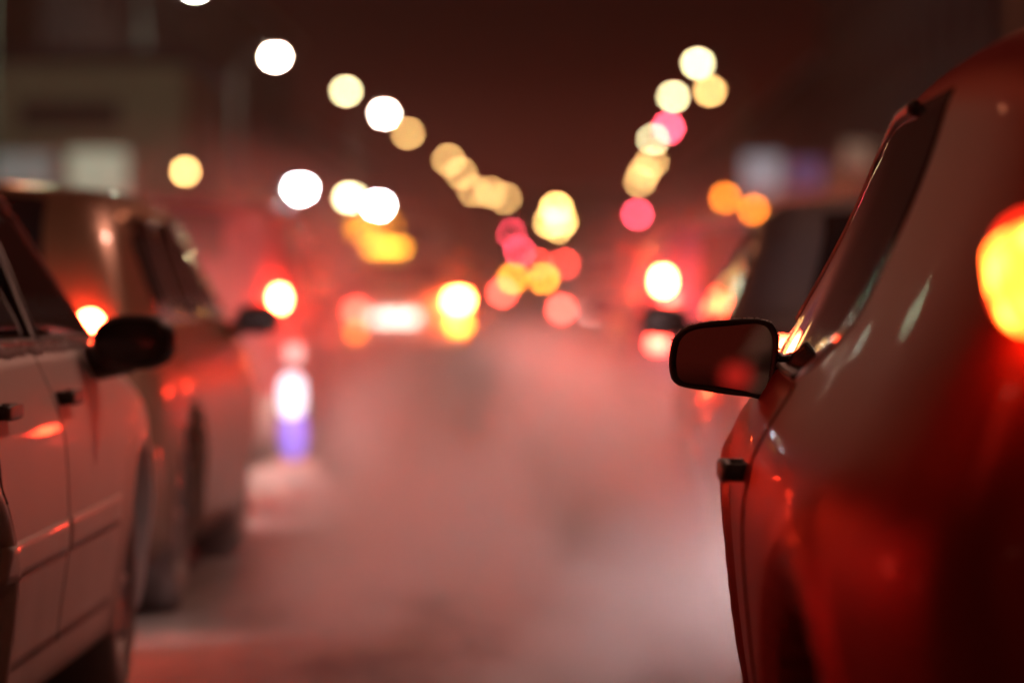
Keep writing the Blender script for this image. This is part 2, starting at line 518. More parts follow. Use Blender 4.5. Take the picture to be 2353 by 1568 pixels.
    def doors(s, side, splits=((1.02, 2.02), (2.03, 3.02)), handle_z=.80, off=.003, gap=.0035):
        k = s.L / 4.4
        out = []
        for a, b in splits:
            a *= k; b *= k
            def lo(y):
                z = .30
                for wy in s.wheels:
                    d = s.arch + .05
                    if abs(y - wy) < d: z = max(z, s.wr + math.sqrt(d*d - (y - wy)**2))
                return z
            hi = lambda y: s.belt + .012
            d = s.patch('door', side, a, b, lo, hi, s.paint, off=off, ny=40, nz=22)
            zz = [lo(a) + (hi(a) - lo(a)) * i / 20 for i in range(21)]
            MB().tube([(side * (s.hw(a - .004, z) + .001), a - .004, z) for z in zz], gap, 6).build('door_gap', M['plastic'], d)
            hy = a + .10
            hx = s.hw(hy, handle_z)
            hm = MB()
            hm.blob((side * (hx + .034), hy + .06, handle_z), .010, .105, .017, 4.0, 14, 10)
            hm.blob((side * (hx + .016), hy - .025, handle_z), .024, .014, .015, 4.0, 10, 8)
            hm.blob((side * (hx + .016), hy + .145, handle_z), .024, .014, .015, 4.0, 10, 8)
            hm.build('door_handle', M['plastic'], d)
            out.append(d)
        return out

    def wheel(s, side, wy):
        cx = side * (s.W * s.plan(wy) * .975 - .125)
        wroot = MB()
        n = 32
        # tyre: lathe round x axis
        prof = [(-.10, .20), (-.105, .27), (-.09, .305), (-.05, .312), (.05, .312), (.09, .305), (.105, .27), (.10, .20)]
        vs = []; fs = []
        for i in range(n):
            t = 2*math.pi*i/n
            for (dx, r) in prof: vs.append((cx + dx, wy + r*math.cos(t), s.wr + .002 + r*math.sin(t)))
        q = len(prof)
        for i in range(n):
            for j in range(q):
                fs.append((i*q+j, i*q+(j+1) % q, ((i+1) % n)*q+(j+1) % q, ((i+1) % n)*q+j))
        ty = mesh_obj('wheel', vs, fs, M['rubber'], s.root)
        rm = MB()
        rm.tube([(cx - .085, wy, s.wr), (cx + .085, wy, s.wr)], .06, 16)
        vs = []; fs = []
        for i in range(n):
            t = 2*math.pi*i/n
            for (dx, r) in [(-.09, .205), (.09, .205), (.09, .185), (-.09, .185)]: vs.append((cx+dx, wy + r*math.cos(t), s.wr + r*math.sin(t)))
        for i in range(n):
            for j in range(4): fs.append((i*4+j, i*4+(j+1) % 4, ((i+1) % n)*4+(j+1) % 4, ((i+1) % n)*4+j))
        rm.add(vs, fs)
        for k in range(7):
            t = 2*math.pi*k/7
            rm.tube([(cx + side*.06, wy + .05*math.cos(t), s.wr + .05*math.sin(t)), (cx + side*.075, wy + .19*math.cos(t), s.wr + .19*math.sin(t))], [.028, .018], 6)
        rm.build('rim', M['alloy'], ty)
    def well(s):
        for wy in s.wheels:
            for side in (-1, 1):
                m = MB()
                n = 18; vs = []; fs = []
                r = s.arch - .005
                xo = s.W * .93; xi = .45
                for i in range(n + 1):
                    t = math.pi * i / n
                    y = wy + r*math.cos(t); z = s.wr + r*math.sin(t) * (1 if True else 0)
                    vs += [(side*(s.base(y, max(z, .22)) - .05), y, z), (side*xi, y, z)]
                for i in range(n): fs.append((2*i, 2*i+1, 2*i+3, 2*i+2))
                c = len(vs); vs.append((side*xi, wy, s.wr))
                for i in range(n): fs.append((2*i+1, c, 2*i+3))
                m.add(vs, fs)
                m.build('wheel_arch_liner', M['rubber'], s.root)

    def tail(s, side, mat, z=.84, rz=.075, rx=.10, x=None, y=.10, ry=.11, e=3.0, name='tail_light', rot=None):
        x = x if x is not None else s.hw(.12, z) - rx * .62
        return MB().blob((side * x, y, z), rx, ry, rz, e, 20, 12, rot).build(name, mat, s.root)

    def plate(s, lit=False, z=.52, y=-.015):
        o = MB().box(-.26, .26, y - .012, y + .012, z - .055, z + .055, .006).build('number_plate', M['plate_far'] if lit else M['plate'], s.root)  # a lit plate glows by itself, without plate lamps
        return o
    def bumper(s):
        m = MB()
        n = 28; vs = []; fs = []
        prof = [(.28, .0), (.34, .035), (.46, .045), (.54, .03), (.57, 0)]
        for i in range(n + 1):
            a = math.pi * i / n
            cx = -math.cos(a); sy = math.sin(a)
            X = (abs(cx) ** .45) * math.copysign(1, cx) * (s.W * .93)
            Y = .30 - (sy ** .45) * .30
            for z, o in prof:
                vs.append((X * (1 + o * .25), Y - o, z))
        q = len(prof)
        for i in range(n):
            for j in range(q - 1): fs.append((i*q+j, i*q+j+1, (i+1)*q+j+1, (i+1)*q+j))
        return mesh_obj('rear_bumper', vs, fs, s.paint, s.root)
    def mirror(s, side, y=None, z=None):
        y = y or s.L * .622; z = z or s.belt + .03
        hx = s.hw(y, s.belt)
        m = MB()
        m.blob((side * (hx + .125), y + .045, z), .09, .06, .062, 2.7, 20, 12)
        m.tube([(side * (hx - .01), y + .06, z - .045), (side * (hx + .08), y + .05, z - .035)], [.035, .026], 8)
        o = m.build('wing_mirror', s.paint if not s.fine else M['plastic'], s.root)
        MB().blob((side * (hx + .125), y - .012, z), .078, .006, .05, 3, 16, 8).build('mirror_glass', M['dull_mirror'], o)
        return o
    def headlight(s, sd, watts=HEAD_W, col=(1, .64, .60)):
        h = MB().blob((sd * s.W * .62, s.L - .16, .66), .15, .10, .07, 2.6).build('headlight', M['head_on'], s.root)
        ld = bpy.data.lights.new('beam', 'SPOT')
        ld.energy = watts; ld.spot_size = R(100); ld.spot_blend = .9; ld.shadow_soft_size = .05; ld.color = col
        lo = bpy.data.objects.new('beam', ld); COL.objects.link(lo); lo.parent = s.root
        lo.location = (sd * s.W * .62, s.L + .03, .66)
        lo.rotation_euler = (R(80), 0, 0)
    def full(s, tail='brake', tz=.84, sides=(-1, 1), lamps=True, plate_lit=False, head=HEAD_W):
        for sd in sides:
            s.windows(sd, frame=s.fine)
            s.mirror(sd)
        s.top_patch('rear_window', *s.rear_glass, -.86, .86, M['glass'])
        s.top_patch('windscreen', *s.shield, -.9, .9, M['glass'])
        s.well()
        for sd in (-1, 1):
            for wy in s.wheels: s.wheel(sd, wy)
        s.bumper()
        s.plate(plate_lit)
        if lamps:
            for sd in (-1, 1): s.tail(sd, M[tail], tz)
            for sd in (-1, 1):
                s.headlight(sd, head)
        MB().tube([(.45, -.01, .26), (.45, .2, .26)], .028, 10).build('exhaust_pipe', M['chrome'], s.root)
        return s

# --- dark red hatchback that the camera stands behind
c1 = Car('car', (1.185, 4.22, 0), 0, 'dark red hatchback, the nearest car, with a black frosted wing mirror', M['red_paint'],
         W=.905, H=1.47, belt=.93, fine=True, roofw=.63, flare=.018, flr=.10,
         prof=[(.16, .87), (.24, .925), (.36, .955), (.55, .985), (.72, .998), (.82, .982), (.885, .945), (.935, .91), (1.37, .63/.905), (1.47, .63/.905-.02)],
         plan=[(0, .70), (.03, .79), (.10, .86), (.30, .925), (.7, .975), (1.3, 1), (2.0, .995), (2.8, .965), (3.5, .94), (4.0, .88), (4.25, .76), (4.4, .5)])
for sd in (-1, 1):
    c1.long_window(sd)
    c1.doors(sd, splits=((1.80, 2.98),), handle_z=.80, gap=.0018)
c1.top_patch('rear_window', .10, .46, -.8, .8, M['glass'])
c1.top_patch('windscreen', *c1.shield, -.9, .9, M['glass'])
c1.well(); c1.bumper(); c1.plate()
for sd in (-1, 1):
    for wy in c1.wheels: c1.wheel(sd, wy)
for sd in (-1, 1):
    c1.headlight(sd, 130, (1, .82, .82))
    c1.tail(sd, M['ribbed'], z=1.112, x=.614, y=.155, rx=.085, ry=.09, rz=.066, e=3.4, rot=Matrix.Rotation(R(14) * sd, 3, 'Y'))
    MB().blob((sd * .612, .195, 1.112), .084, .10, .078, 2.8, 20, 12).build('lamp_lens', M['lens_glow'], c1.root)
MB().tube([(.45, -.01, .26), (.45, .2, .26)], .028, 10).build('exhaust_pipe', M['chrome'], c1.root)

# wing mirror of the red car, drawn at its distance of 7 m (millimetre outline seen from behind)
def mirror_shape():
    pts = [(0, 1060), (8, 1000), (22, 950), (48, 910), (80, 882), (130, 856), (200, 837), (300, 822), (400, 813), (500, 808), (580, 808), (630, 815), (665, 828),
           (690, 850), (708, 882), (720, 920), (726, 960), (724, 1010), (716, 1100), (702, 1190), (685, 1260), (668, 1310), (645, 1338), (600, 1343), (520, 1325), (400, 1312), (300, 1298), (200, 1281), (110, 1266), (60, 1252), (30, 1230), (12, 1205), (2, 1160), (-2, 1110)]
    D = 7.0
    out = []
    for a, b in pts:
        px = (1700 + .3827 * a) * 2352 / 2600; py = (500 + .3827 * b) * 2352 / 2600
        out.append(P(px, py, D))
    return out
ol = mirror_shape()
cen = sum(ol, Vector()) / len(ol)
n = len(ol)
lx = c1.root.location
def ring(scale, dy, inset=0):
    r = []
    for p in ol:
        v = p - cen
        v = v * scale - v.normalized() * inset
        r.append(cen + Vector((v.x, dy, v.z)) - lx)
    return r
mv = []; mf = []
for rr in (ring(1, .034, .010), ring(1, .006, .010), ring(1, 0, .003), ring(1, .004), ring(1.0, .012), ring(1.0, .03), ring(.95, .055), ring(.82, .08), ring(.55, .098), ring(.1, .104)):
    mv += rr
for k in range(9):
    for i in range(n): mf.append((k*n+i, k*n+(i+1) % n, (k+1)*n+(i+1) % n, (k+1)*n+i))
mf.append(tuple(9*n+i for i in range(n)))
mi = MB().add(mv, mf)
# arm that carries it, reaching to the foot of the windscreen pillar
def q(a, b, D): return P((1700 + .3827*a)*2352/2600, (500 + .3827*b)*2352/2600, D) - lx
av = []; secs = [(655, 950, 1345, 7.02, .035), (700, 1000, 1352, 7.03, .035), (740, 1034, 1330, 7.04, .04), (790, 1040, 1280, 7.06, .05), (850, 1015, 1235, 7.10, .06), (930, 960, 1200, 7.14, .07)]
for a, t0, t1, D, th in secs:
    for k in range(12):
        an = 2*math.pi*k/12
        c_ = q(a, (t0+t1)/2, D + .03); hh = (q(a, t0, D).z - q(a, t1, D).z) / 2
        sq = lambda v: math.copysign(abs(v) ** .7, v)
        av.append(c_ + Vector((0, sq(math.cos(an))*th, sq(math.sin(an))*hh)))
af = [(i*12+k, i*12+(k+1) % 12, (i+1)*12+(k+1) % 12, (i+1)*12+k) for i in range(len(secs)-1) for k in range(12)] + [tuple(range(12)), tuple((len(secs)-1)*12+k for k in range(12))]
mi.add(av, af)
mirror_o = mi.build('wing_mirror', M['plastic'], c1.root)
# glass: aimed at the lane behind
OLD = Vector((-3.3, -14.0, .86))         # tail lamp of a car that has gone by the other way
spot = P(1711, 864, 7.0)
nrm = ((Vector((0, 0, CAM_H)) - spot).normalized() + (OLD - spot).normalized()).normalized()
gv = []
for p in ring(1, 0, .012):
    w_ = p + lx
    dy = -((w_.x - cen.x) * nrm.x + (w_.z - cen.z) * nrm.z) / nrm.y
    gv.append((p.x, p.y + .015 + dy, p.z))
gl = mesh_obj('mirror_glass', [*gv, (cen - lx + Vector((0, .015, 0)))[:]], [(i, (i+1) % n, n) for i in range(n)], M['mirror'], mirror_o, smooth=False)
# frost on the top rim
fz = MB()
for i in list(range(2, 19)):
    p = ol[i]; p2 = ol[i+1]
    for t in (0, .33, .66):
        c_ = p.lerp(p2, t) - lx
        rr = random.uniform(.0012, .0028)
        fz.blob((c_.x + random.uniform(-.001, .001), c_.y + random.uniform(.004, .03), c_.z + .0005), rr*1.6, rr*2.2, rr, 2, 6, 4)
fz.build('frost', M['frost'], mirror_o)
# --- silver car beside it
c2 = Car('car', (-1.972, 6.6, 0), 0, 'silver car with snow along its window sill, beside the dark red hatchback', M['silver_paint'], W=.865, H=1.45, fine=True, roofw=.62, kind='sedan', plan=[(0, .70), (.03, .80), (.12, .89), (.4, .965), (.9, 1), (3.5, 1), (3.9, .975), (4.15, .93), (4.3, .80), (4.4, .55)])
for sd in (-1, 1):
    c2.windows(sd, splits=((.95, 1.28), (1.30, 2.02), (2.08, 3.12)))
    c2.doors(sd, splits=((.98, 1.98), (1.99, 3.0)), handle_z=.84)
    o = MB().blob((sd * .925, 2.80, .955), .105, .05, .068, 2.5, 24, 14).tube([(sd*.80, 2.86, .90), (sd*.92, 2.83, .91)], [.045, .03], 8).build('wing_mirror', M['plastic'], c2.root)
    MB().blob((sd * .925, 2.752, .955), .092, .006, .056, 2.6, 18, 8).build('mirror_glass', M['glass'], o)
c2.top_patch('rear_window', *c2.rear_glass, -.86, .86, M['glass']); c2.top_patch('windscreen', *c2.shield, -.9, .9, M['glass'])
c2.well(); c2.bumper(); c2.plate()
for sd in (-1, 1):
    c2.headlight(sd, 60)
    for wy in c2.wheels: c2.wheel(sd, wy)
    c2.tail(sd, M['brake_dim'], .84)
for sd in (-1, 1):
    for a, b in ((.99, 1.97), (2.0, 2.99)):
        c2.patch('side_moulding', sd, a, b, lambda y: .50, lambda y: .575, M['silver_paint'], off=.007, ny=20, nz=4)
# snow on the sills
for sd in (-1, 1):
    sn = MB()
    for i in range(300):
        y = random.uniform(1.0, 3.0)
        z = c2.belt + .02 + random.uniform(-.004, .016)
        r_ = random.uniform(.006, .016)
        sn.blob((sd * (c2.hw(y, z) + .004), y, z), r_*.8, r_*1.8, r_*.8, 2, 6, 4)
    sn.build('snow', M['frost'], c2.root)
MB().tube([(.45, -.01, .26), (.45, .2, .26)], .028, 10).build('exhaust_pipe', M['chrome'], c2.root)

# --- the queue ahead
c3 = Car('car', (-2.10, 12.1, 0), 0, 'champagne estate car with a glowing brake lamp, just ahead of the silver car', M['gold_paint'], W=.87, H=1.42, kind='hatch')
c3.full('brake', .955, lamps=False)
for sd in (-1, 1):
    c3.headlight(sd); c3.tail(sd, M['brake_c'], .945, rx=.045, rz=.065, x=.605, y=.06, ry=.06, e=2.3)
c4 = Car('car', (1.30, 11.4, 0), 0, 'dark grey saloon ahead of the dark red hatchback', M['grey_paint'], W=.87, H=1.37, kind='sedan')
c4.full('brake_mid', .86)
c5 = Car('van', (-2.28, 21.8, 0), 0, 'maroon van with blue and white lamps low down, ahead of the champagne car', M['maroon_paint'], cat='van', W=.88, H=1.56, kind='van', belt=1.0)
c5.full('brake', .99, lamps=False)
for sd in (-1, 1):
    c5.headlight(sd); c5.tail(sd, M['brake'], 1.01, rx=.042, rz=.058, x=.675, y=.05, ry=.06, e=2.3)
for sd in (-1, 1):
    MB().blob((sd * .76, .02, .70), .05, .05, .05, 2.6).build('fog_light', M['pale_lamp'], c5.root)
    MB().blob((sd * .75, -.03, .46), .072, .05, .125, 3).build('reversing_light', M['reverse'], c5.root)
    MB().blob((sd * .76, -.03, .24), .075, .04, .14, 2.4).build('marker_light', M['blue_lamp'], c5.root)
    ld = bpy.data.lights.new('clump_spot', 'SPOT'); ld.energy = 60; ld.spot_size = R(80); ld.spot_blend = .6; ld.shadow_soft_size = .05; ld.color = (1, .85, .66)  # added cream spot that lights the snow clump
    lo_ = bpy.data.objects.new('clump_spot', ld); COL.objects.link(lo_); lo_.parent = c5.root
    lo_.location = (sd * .62, -.16, .5); lo_.rotation_euler = (R(35), 0, R(180))
c6 = Car('car', (1.17, 20.4, 0), 0, 'blue car with round brake lamps, second ahead of the dark red hatchback', M['blue_paint'], W=.87, H=1.42, kind='hatch')
c6.full('brake', 1.10, lamps=False)
for sd in (-1, 1):
    c6.headlight(sd); c6.tail(sd, M['brake'], 1.11, rx=.05, rz=.06, x=.63, y=.06, ry=.06, e=2.3)
for sd in (-1, 1):
    MB().blob((sd * .66, -.02, .78), .05, .03, .04, 2.6).build('reflector', M['brake_dim'], c6.root)  # reflector glows by itself in place of reflected light
tx = Car('taxi', (-1.80, 42, 0), 0, 'taxi with an amber roof sign and lit number plate in the middle of the queue', M['white_paint'], cat='taxi', W=.86, H=1.40, kind='sedan')
tx.full('brake_dim', .80, lamps=False, plate_lit=True)
tx.tail(1, M['far_brake'], .91, rx=.10, rz=.07, x=.67, y=.0); tx.tail(-1, M['brake_dim'], .79, rx=.07, x=.45, y=.0)
for sd in (-1, 1): tx.headlight(sd)
tx.children_plate = [c for c in tx.root.children if c.name.startswith('number_plate')][0]
tx.children_plate.location = (-.03, -.03, .20); tx.children_plate.data.materials[0] = M['plate_bright']
MB().blob((.68, -.04, .64), .09, .05, .05, 2.6).build('fog_light', M['amber_far'], tx.root)
MB().blob((-.45, -.04, .56), .05, .05, .05, 2.6).build('indicator', M['amber_mid'], tx.root)
ts = MB().box(-.40, .02, 1.55, 1.70, 1.46, 1.54, .02).build('roof_sign', M['taxi_sign'], tx.root)
MB().box(-.43, .05, 1.53, 1.72, 1.425, 1.46, .005).build('sign_base', M['plastic'], ts)

far = [  # x centre, distance, type, paint, lamp, height of lamp, label
    (-2.5, 62, 'van', 'silver_paint', 'far_red', 1.33, 'silver van with red lamps high on its doors, just beyond the taxi'),
    (.72, 70, 'sedan', 'silver_paint', 'far_red', .62, 'silver saloon with a lit number plate, left of the blue car'),
    (-1.95, 84, 'sedan', 'white_paint', 'far_red', .90, 'white saloon two cars beyond the taxi, in the pink steam'),
    (-.87, 100, 'hatch', 'grey_paint', 'amber_far', 1.22, 'far grey car with two amber lamps lit, beyond the taxi'),
    (1.2, 104, 'van', 'white_paint', 'far_red', 1.45, 'white van far down the queue, beyond the silver saloon'),
    (-.4, 150, 'van', 'blue_paint', 'far_red', 1.85, 'dark blue van farthest down the queue, high red lamps'),
]
for x, d, kd, pm, lm, lz, lab in far:
    c = Car('van' if kd == 'van' else 'car', (x, d, 0), 0, lab, M[pm], cat='van' if kd == 'van' else 'car', kind=kd, H=2.0 if kd == 'van' else 1.45)
    c.full(lm, lz, plate_lit=(d == 70), head=130)
# car that has gone by the other way, seen only in the wing mirror of the red car
old = Car('car', (-2.7, -14.0, 0), math.pi, 'dark grey car seen only as a red glow in the nearest wing mirror', M['grey_paint'], kind='sedan')
old.full('old_tail', .86)

# ------------------------------------------------------------------ street
def sheet(name, x0, x1, y0, y1, z, mat, nx=2, ny=2, amp=0):
    vs = [(x0 + (x1-x0)*i/nx, y0 + (y1-y0)*j/ny, z + (amp * noise.noise(Vector((i*.7, j*.7, 3)))) ) for j in range(ny+1) for i in range(nx+1)]
    fs = [(j*(nx+1)+i, j*(nx+1)+i+1, (j+1)*(nx+1)+i+1, (j+1)*(nx+1)+i) for j in range(ny) for i in range(nx)]
    return tag(mesh_obj(name, vs, fs, mat, smooth=True), kind='structure')
sheet('ground', -900, 900, -300, 2200, -.06, M['snow'])
sheet('road', -9.0, 4.6 + 1.2, -60, 1200, 0, M['asphalt'], 4, 60)
sheet('pavement', -16.0, -9.25, -60, 1200, .13, M['snow'], 2, 40)
sheet('pavement', 6.05, 12.0, -60, 1200, .13, M['snow'], 2, 40)
for x in (-9.25, 5.8):
    tag(MB().box(x, x + .25, -60, 1200, -.05, .14, .02).build('kerb', M['kerb']), kind='structure')

def clump(x, y, rx, ry, rz, label):
    bm = bmesh.new(); bmesh.ops.create_icosphere(bm, subdivisions=4, radius=1)
    for v in bm.verts:
        k = 1 + .28 * noise.noise(v.co * 2.1) + .1 * noise.noise(v.co * 6)
        v.co = Vector((v.co.x * rx * k, v.co.y * ry * k, max(-.02, v.co.z * rz * k)))
    me = bpy.data.meshes.new('snow_clump'); bm.to_mesh(me); bm.free(); me.materials.append(M['frost'])
    o = bpy.data.objects.new('snow_clump', me); COL.objects.link(o); o.location = (x, y, 0)
    return tag(o, label, 'snow clump')
clump(-1.50, 21.0, .22, .3, .13, 'clump of snow on the road behind the maroon van, lit by an added spot')
# ------------------------------------------------------------------ street lamps
def lamp(px_x, d, h, side, mat, label, group, arm=1.5, size=(.18, .15, .12), base_z=.13):
    r = empty('street_lamp', (px_x + side * arm, d, base_z), 0, label, 'street lamp', group)
    hh = h - base_z
    MB().tube([(0, 0, 0), (0, 0, .9), (0, 0, .92), (0, 0, hh - .3)], [.11, .11, .085, .055], 10).build('pole', M['pole'], r)
    MB().tube([(0, 0, hh - .35), (-side*.2*arm, 0, hh + .05), (-side*.6*arm, 0, hh + .18), (-side*(arm - .3), 0, hh + .2)], .035, 8).build('arm', M['pole'], r)
    hd = MB().blob((-side*arm, 0, hh + .16), size[0]*1.15, size[1]*1.1, .10, 2.6, 14, 8).build('lamp_head', M['pole'], r)
    MB().blob((-side*arm, 0, hh + .02), size[0], size[1], size[2], 2.3, 8, 6).build('lamp_glass', mat, hd)
    return r
ordn = ['first', 'second', 'third', 'fourth', 'fifth', 'sixth', 'seventh', 'eighth', 'ninth', 'tenth', 'eleventh', 'twelfth']
def by_px(px, py, h): 
    d = (h - CAM_H) * 8820 / (650 - py)
    return (px - 1290) / 8820 * d, d
row = [(447, -30, 'green_led'), (632, 132, 'bright_led'), (795, 210, 'warm_led'), (883, 262, 'bright_led'), (937, 307, 'sodium'), (1030, 367, 'sodium'), (1058, 397, 'sodium'), (1088, 438, 'sodium'), (1127, 441, 'sodium'), (1160, 455, 'sodium')]
tint_word = {'bright_led': 'dazzling cream', 'green_led': 'pale green', 'warm_led': 'bright cream', 'sodium': 'deep yellow'}
for i, (px, py, m_) in enumerate(row):
    x, d = by_px(px, py, 9.5)
    lamp(x, d, 9.5, -1, M[m_], f'{ordn[i]} lamp counted from the shop down its side of the road, {tint_word[m_]} glow', 'tall street lamps on the shop side', size=(.18*max(1, d/210), .15*max(1, d/210), .12*max(1, d/210)))
row = [(1602, 147, 'warm_led'), (1630, 210, 'sodium'), (1546, 223, 'warm_led'), (1500, 321, 'warm_led'), (1497, 372, 'sodium'), (1480, 396, 'sodium'), (1470, 416, 'sodium')]
for i, (px, py, m_) in enumerate(row):
    x, d = by_px(px, py, 9.5)
    lamp(x, d, 9.5, 1, M[m_], f'{ordn[i]} lamp down the road on the side of the hanging signs, {tint_word[m_]} glow', 'tall street lamps on the side of the signs', size=(.18*max(1, d/210), .15*max(1, d/210), .12*max(1, d/210)))
for i, (px, py) in enumerate([(1278, 477), (1288, 505), (1283, 522), (1345, 553), (1262, 510)]):
    x, d = by_px(px, py, 9.5)
    lamp(x, d, 9.5, 1, M['sodium_far'], f'{ordn[i]} lamp of the distant cluster where the road bends, deep yellow glow', 'distant street lamps at the bend', size=(.42, .34, .28))
for i, (px, py, m_, w_) in enumerate([(690, 433, 'cold_led', 'bluish white'), (803, 453, 'warm_led', 'creamy white'), (869, 471, 'cold_led', 'icy white')]):
    x, d = by_px(px, py, 4.2)
    lamp(x, d, 4.2, -1, M[m_], f'short lamp post by the pavement with a dazzling {w_} lamp', 'short lamp posts on the pavement', arm=.5, size=(.22, .18, .20))
x, d = by_px(425, 395, 3.62)
lamp(x, d, 3.62, -1, M['sodium'], 'small lone yellow lamp standing beside the pale shop building', None, arm=.5, size=(.085, .08, .085))
# rows go on out of view, added and tinted to light queue and shop
k = 0
for d in (-24, 6, 34, 62, 80):
    lamp(-10.4 if d == 80 else -8.2, d, 9.5, -1, M['near_green' if d == 80 else 'near_sodium' if d < 10 else 'mid_sodium'], f'{ordn[k]} lamp before the shop, out of view, its light added for the queue', 'street lamps above the queue', size=(.42, .26, .18)); k += 1
k = 0
for d in (-10, 20, 50):
    lamp(4.4, d, 9.5, 1, M['near_warm' if d == 20 else 'mid_sodium'], f'{ordn[k]} lamp over the grey saloon side, above the frame', 'street lamps above the queue', size=(.42, .26, .18)); k += 1

# ------------------------------------------------------------------ traffic signals
def signal(px, py, d, lit, which, label):
    p = P(px, py, d)
    off = {0: .30, 1: 0, 2: -.30}[which]
    zc = p.z - off                                   # centre of the housing
    r = empty('traffic_light', (p.x, d + .12, .13), 0, label, 'traffic light', 'traffic lights down the road')
    MB().tube([(0, .1, 0), (0, .1, zc + .4)], .06, 10).build('pole', M['pole'], r)
    h = MB().box(-.17, .17, -.10, .08, zc - .13 - .48, zc - .13 + .48, .03).build('housing', M['plastic'], r)
    for j in range(3):
        z = zc - .13 + (.30 - .30 * j)
        on = j == which
        MB().blob((0, -.12, z), .125, .03, .125, 2.0, 12, 8).build('signal_lens', lit if on else M['sig_off'], h)
        MB().tube([(0, -.12, z), (0, -.11, z)], .13, 12).build('lens_ring', M['plastic'], h)
        m = MB()
        vs = []; fs = []
        for i in range(9):
            a = math.pi * i / 8
            for yy in (-.10, -.26): vs.append((.145*math.cos(a), yy, z + .145*math.sin(a)))
        for i in range(8): fs.append((2*i, 2*i+1, 2*i+3, 2*i+2))
        m.add(vs, fs).build('visor', M['plastic'], h)
signal(1535, 294, 150, M['sig_red'], 0, 'red traffic light high among the lamps on the side of the signs')
signal(1464, 493, 190, M['sig_red'], 0, 'red traffic light below the string of lamps on the side of the signs')
signal(1193, 577, 240, M['sig_red'], 0, 'pink red traffic light just above the amber lamps of the far car')
signal(1283, 604, 210, M['sig_red'], 0, 'red traffic light at the foot of the distant lamp cluster')
signal(1175, 536, 330, M['sig_red'], 0, 'faint red traffic light farthest away, above the pink red one')
signal(1665, 455, 120, M['sig_amber'], 1, 'amber traffic light over the roof of the grey saloon')
signal(1730, 482, 118, M['sig_amber'], 1, 'second amber traffic light, half hidden by the grey saloon roof')
# amber message board beyond the taxi
p = P(858, 522, 110)
r = empty('message_board', (p.x, 110, .13), 0, 'amber dot matrix message board on a post beyond the taxi', 'road sign')
MB().tube([(0, .1, 0), (0, .1, p.z)], .05, 10).build('pole', M['pole'], r)
b_ = MB().box(-.62, .62, -.08, .08, p.z - .13 - .26, p.z - .13 + .26, .02).build('panel', M['plastic'], r)
dm = MB()
for i in range(15):
    for j in range(5):
        dm.box(-.56 + i*.08 - .022, -.56 + i*.08 + .022, -.10, -.082, p.z - .13 - .18 + j*.085 - .02, p.z - .13 - .18 + j*.085 + .02)
dm.build('lamp_dots', glow('board_dot_lit', (1.0, .36, .02), 22.0), b_, smooth=False)

# ------------------------------------------------------------------ buildings
M['shop_wall'] = plain('pale_render', (0.46, 0.47, 0.38), 0.9, 0, 0, 0.3, 1.2)
M['dark_wall'] = plain('dark_brick', (0.10, 0.06, 0.05), 0.9, 0, 0, 0.4, 2.0)
M['fascia'] = plain('dark_fascia', (0.06, 0.045, 0.06), 0.6)
M['shop_win'] = glow('shop_window_lit', (0.80, 0.86, 0.62), .42, (.3, .3, .3))
M['dim_win'] = glow('dim_window_lit', (1.0, .55, .25), .35, (.1, .1, .1))
M['dark_pane'] = plain('dark_pane', (.02, .02, .025), .15)
M['sign_white'] = glow('white_sign_lit', (0.80, .88, 1.0), .30, (.5, .5, .5))
M['sign_blue'] = glow('blue_sign_lit', (0.16, .22, .60), .20, (.2, .2, .4))
M['sign_warm'] = glow('warm_sign_lit', (0.75, .45, .30), .22, (.3, .3, .3))

def building(x0, x1, y0, y1, h, mat, label, floors, front, group=None, n=6, lit=0.03):
    r = empty('building', ((x0+x1)/2, (y0+y1)/2, 0), 0, label, 'building', group)
    hx = (x1-x0)/2; hy = (y1-y0)/2
    MB().box(-hx, hx, -hy, hy, -.05, h, 0).build('wall', mat, r, smooth=False)
    MB().box(-hx-.2, hx+.2, -hy-.2, hy+.2, h + .002, h+.35, .05).build('roof', M['snow'], r, smooth=False)
    for f in range(floors):
        z0 = 1.2 + f * (h - .8) / floors
        for i in range(n):
            if front == 'x':            # windows on the face towards the street
                sx = -hx if x0 > 0 else hx
                sg = -1 if x0 > 0 else 1
                yc = -hy + (i + .5) * 2 * hy / n
                fr = MB().box(min(sx, sx+sg*.06), max(sx, sx+sg*.06), yc-.75, yc+.75, z0, z0+1.6, 0).build('window', M['dark_wall'], r, smooth=False)
                MB().box(min(sx+sg*.062, sx+sg*.07), max(sx+sg*.062, sx+sg*.07), yc-.66, yc+.66, z0+.09, z0+1.51, 0).build('pane', M['dim_win'] if random.random() < lit else M['dark_pane'], fr, smooth=False)
            else:
                xc = -hx + (i + .5) * 2 * hx / n
                fr = MB().box(xc-.6, xc+.6, -hy-.06, -hy, z0, z0+1.5, 0).build('window', M['dark_wall'], r, smooth=False)
                MB().box(xc-.52, xc+.52, -hy-.07, -hy-.062, z0+.09, z0+1.41, 0).build('pane', M['dim_win'] if random.random() < lit else M['dark_pane'], fr, smooth=False)
    return r
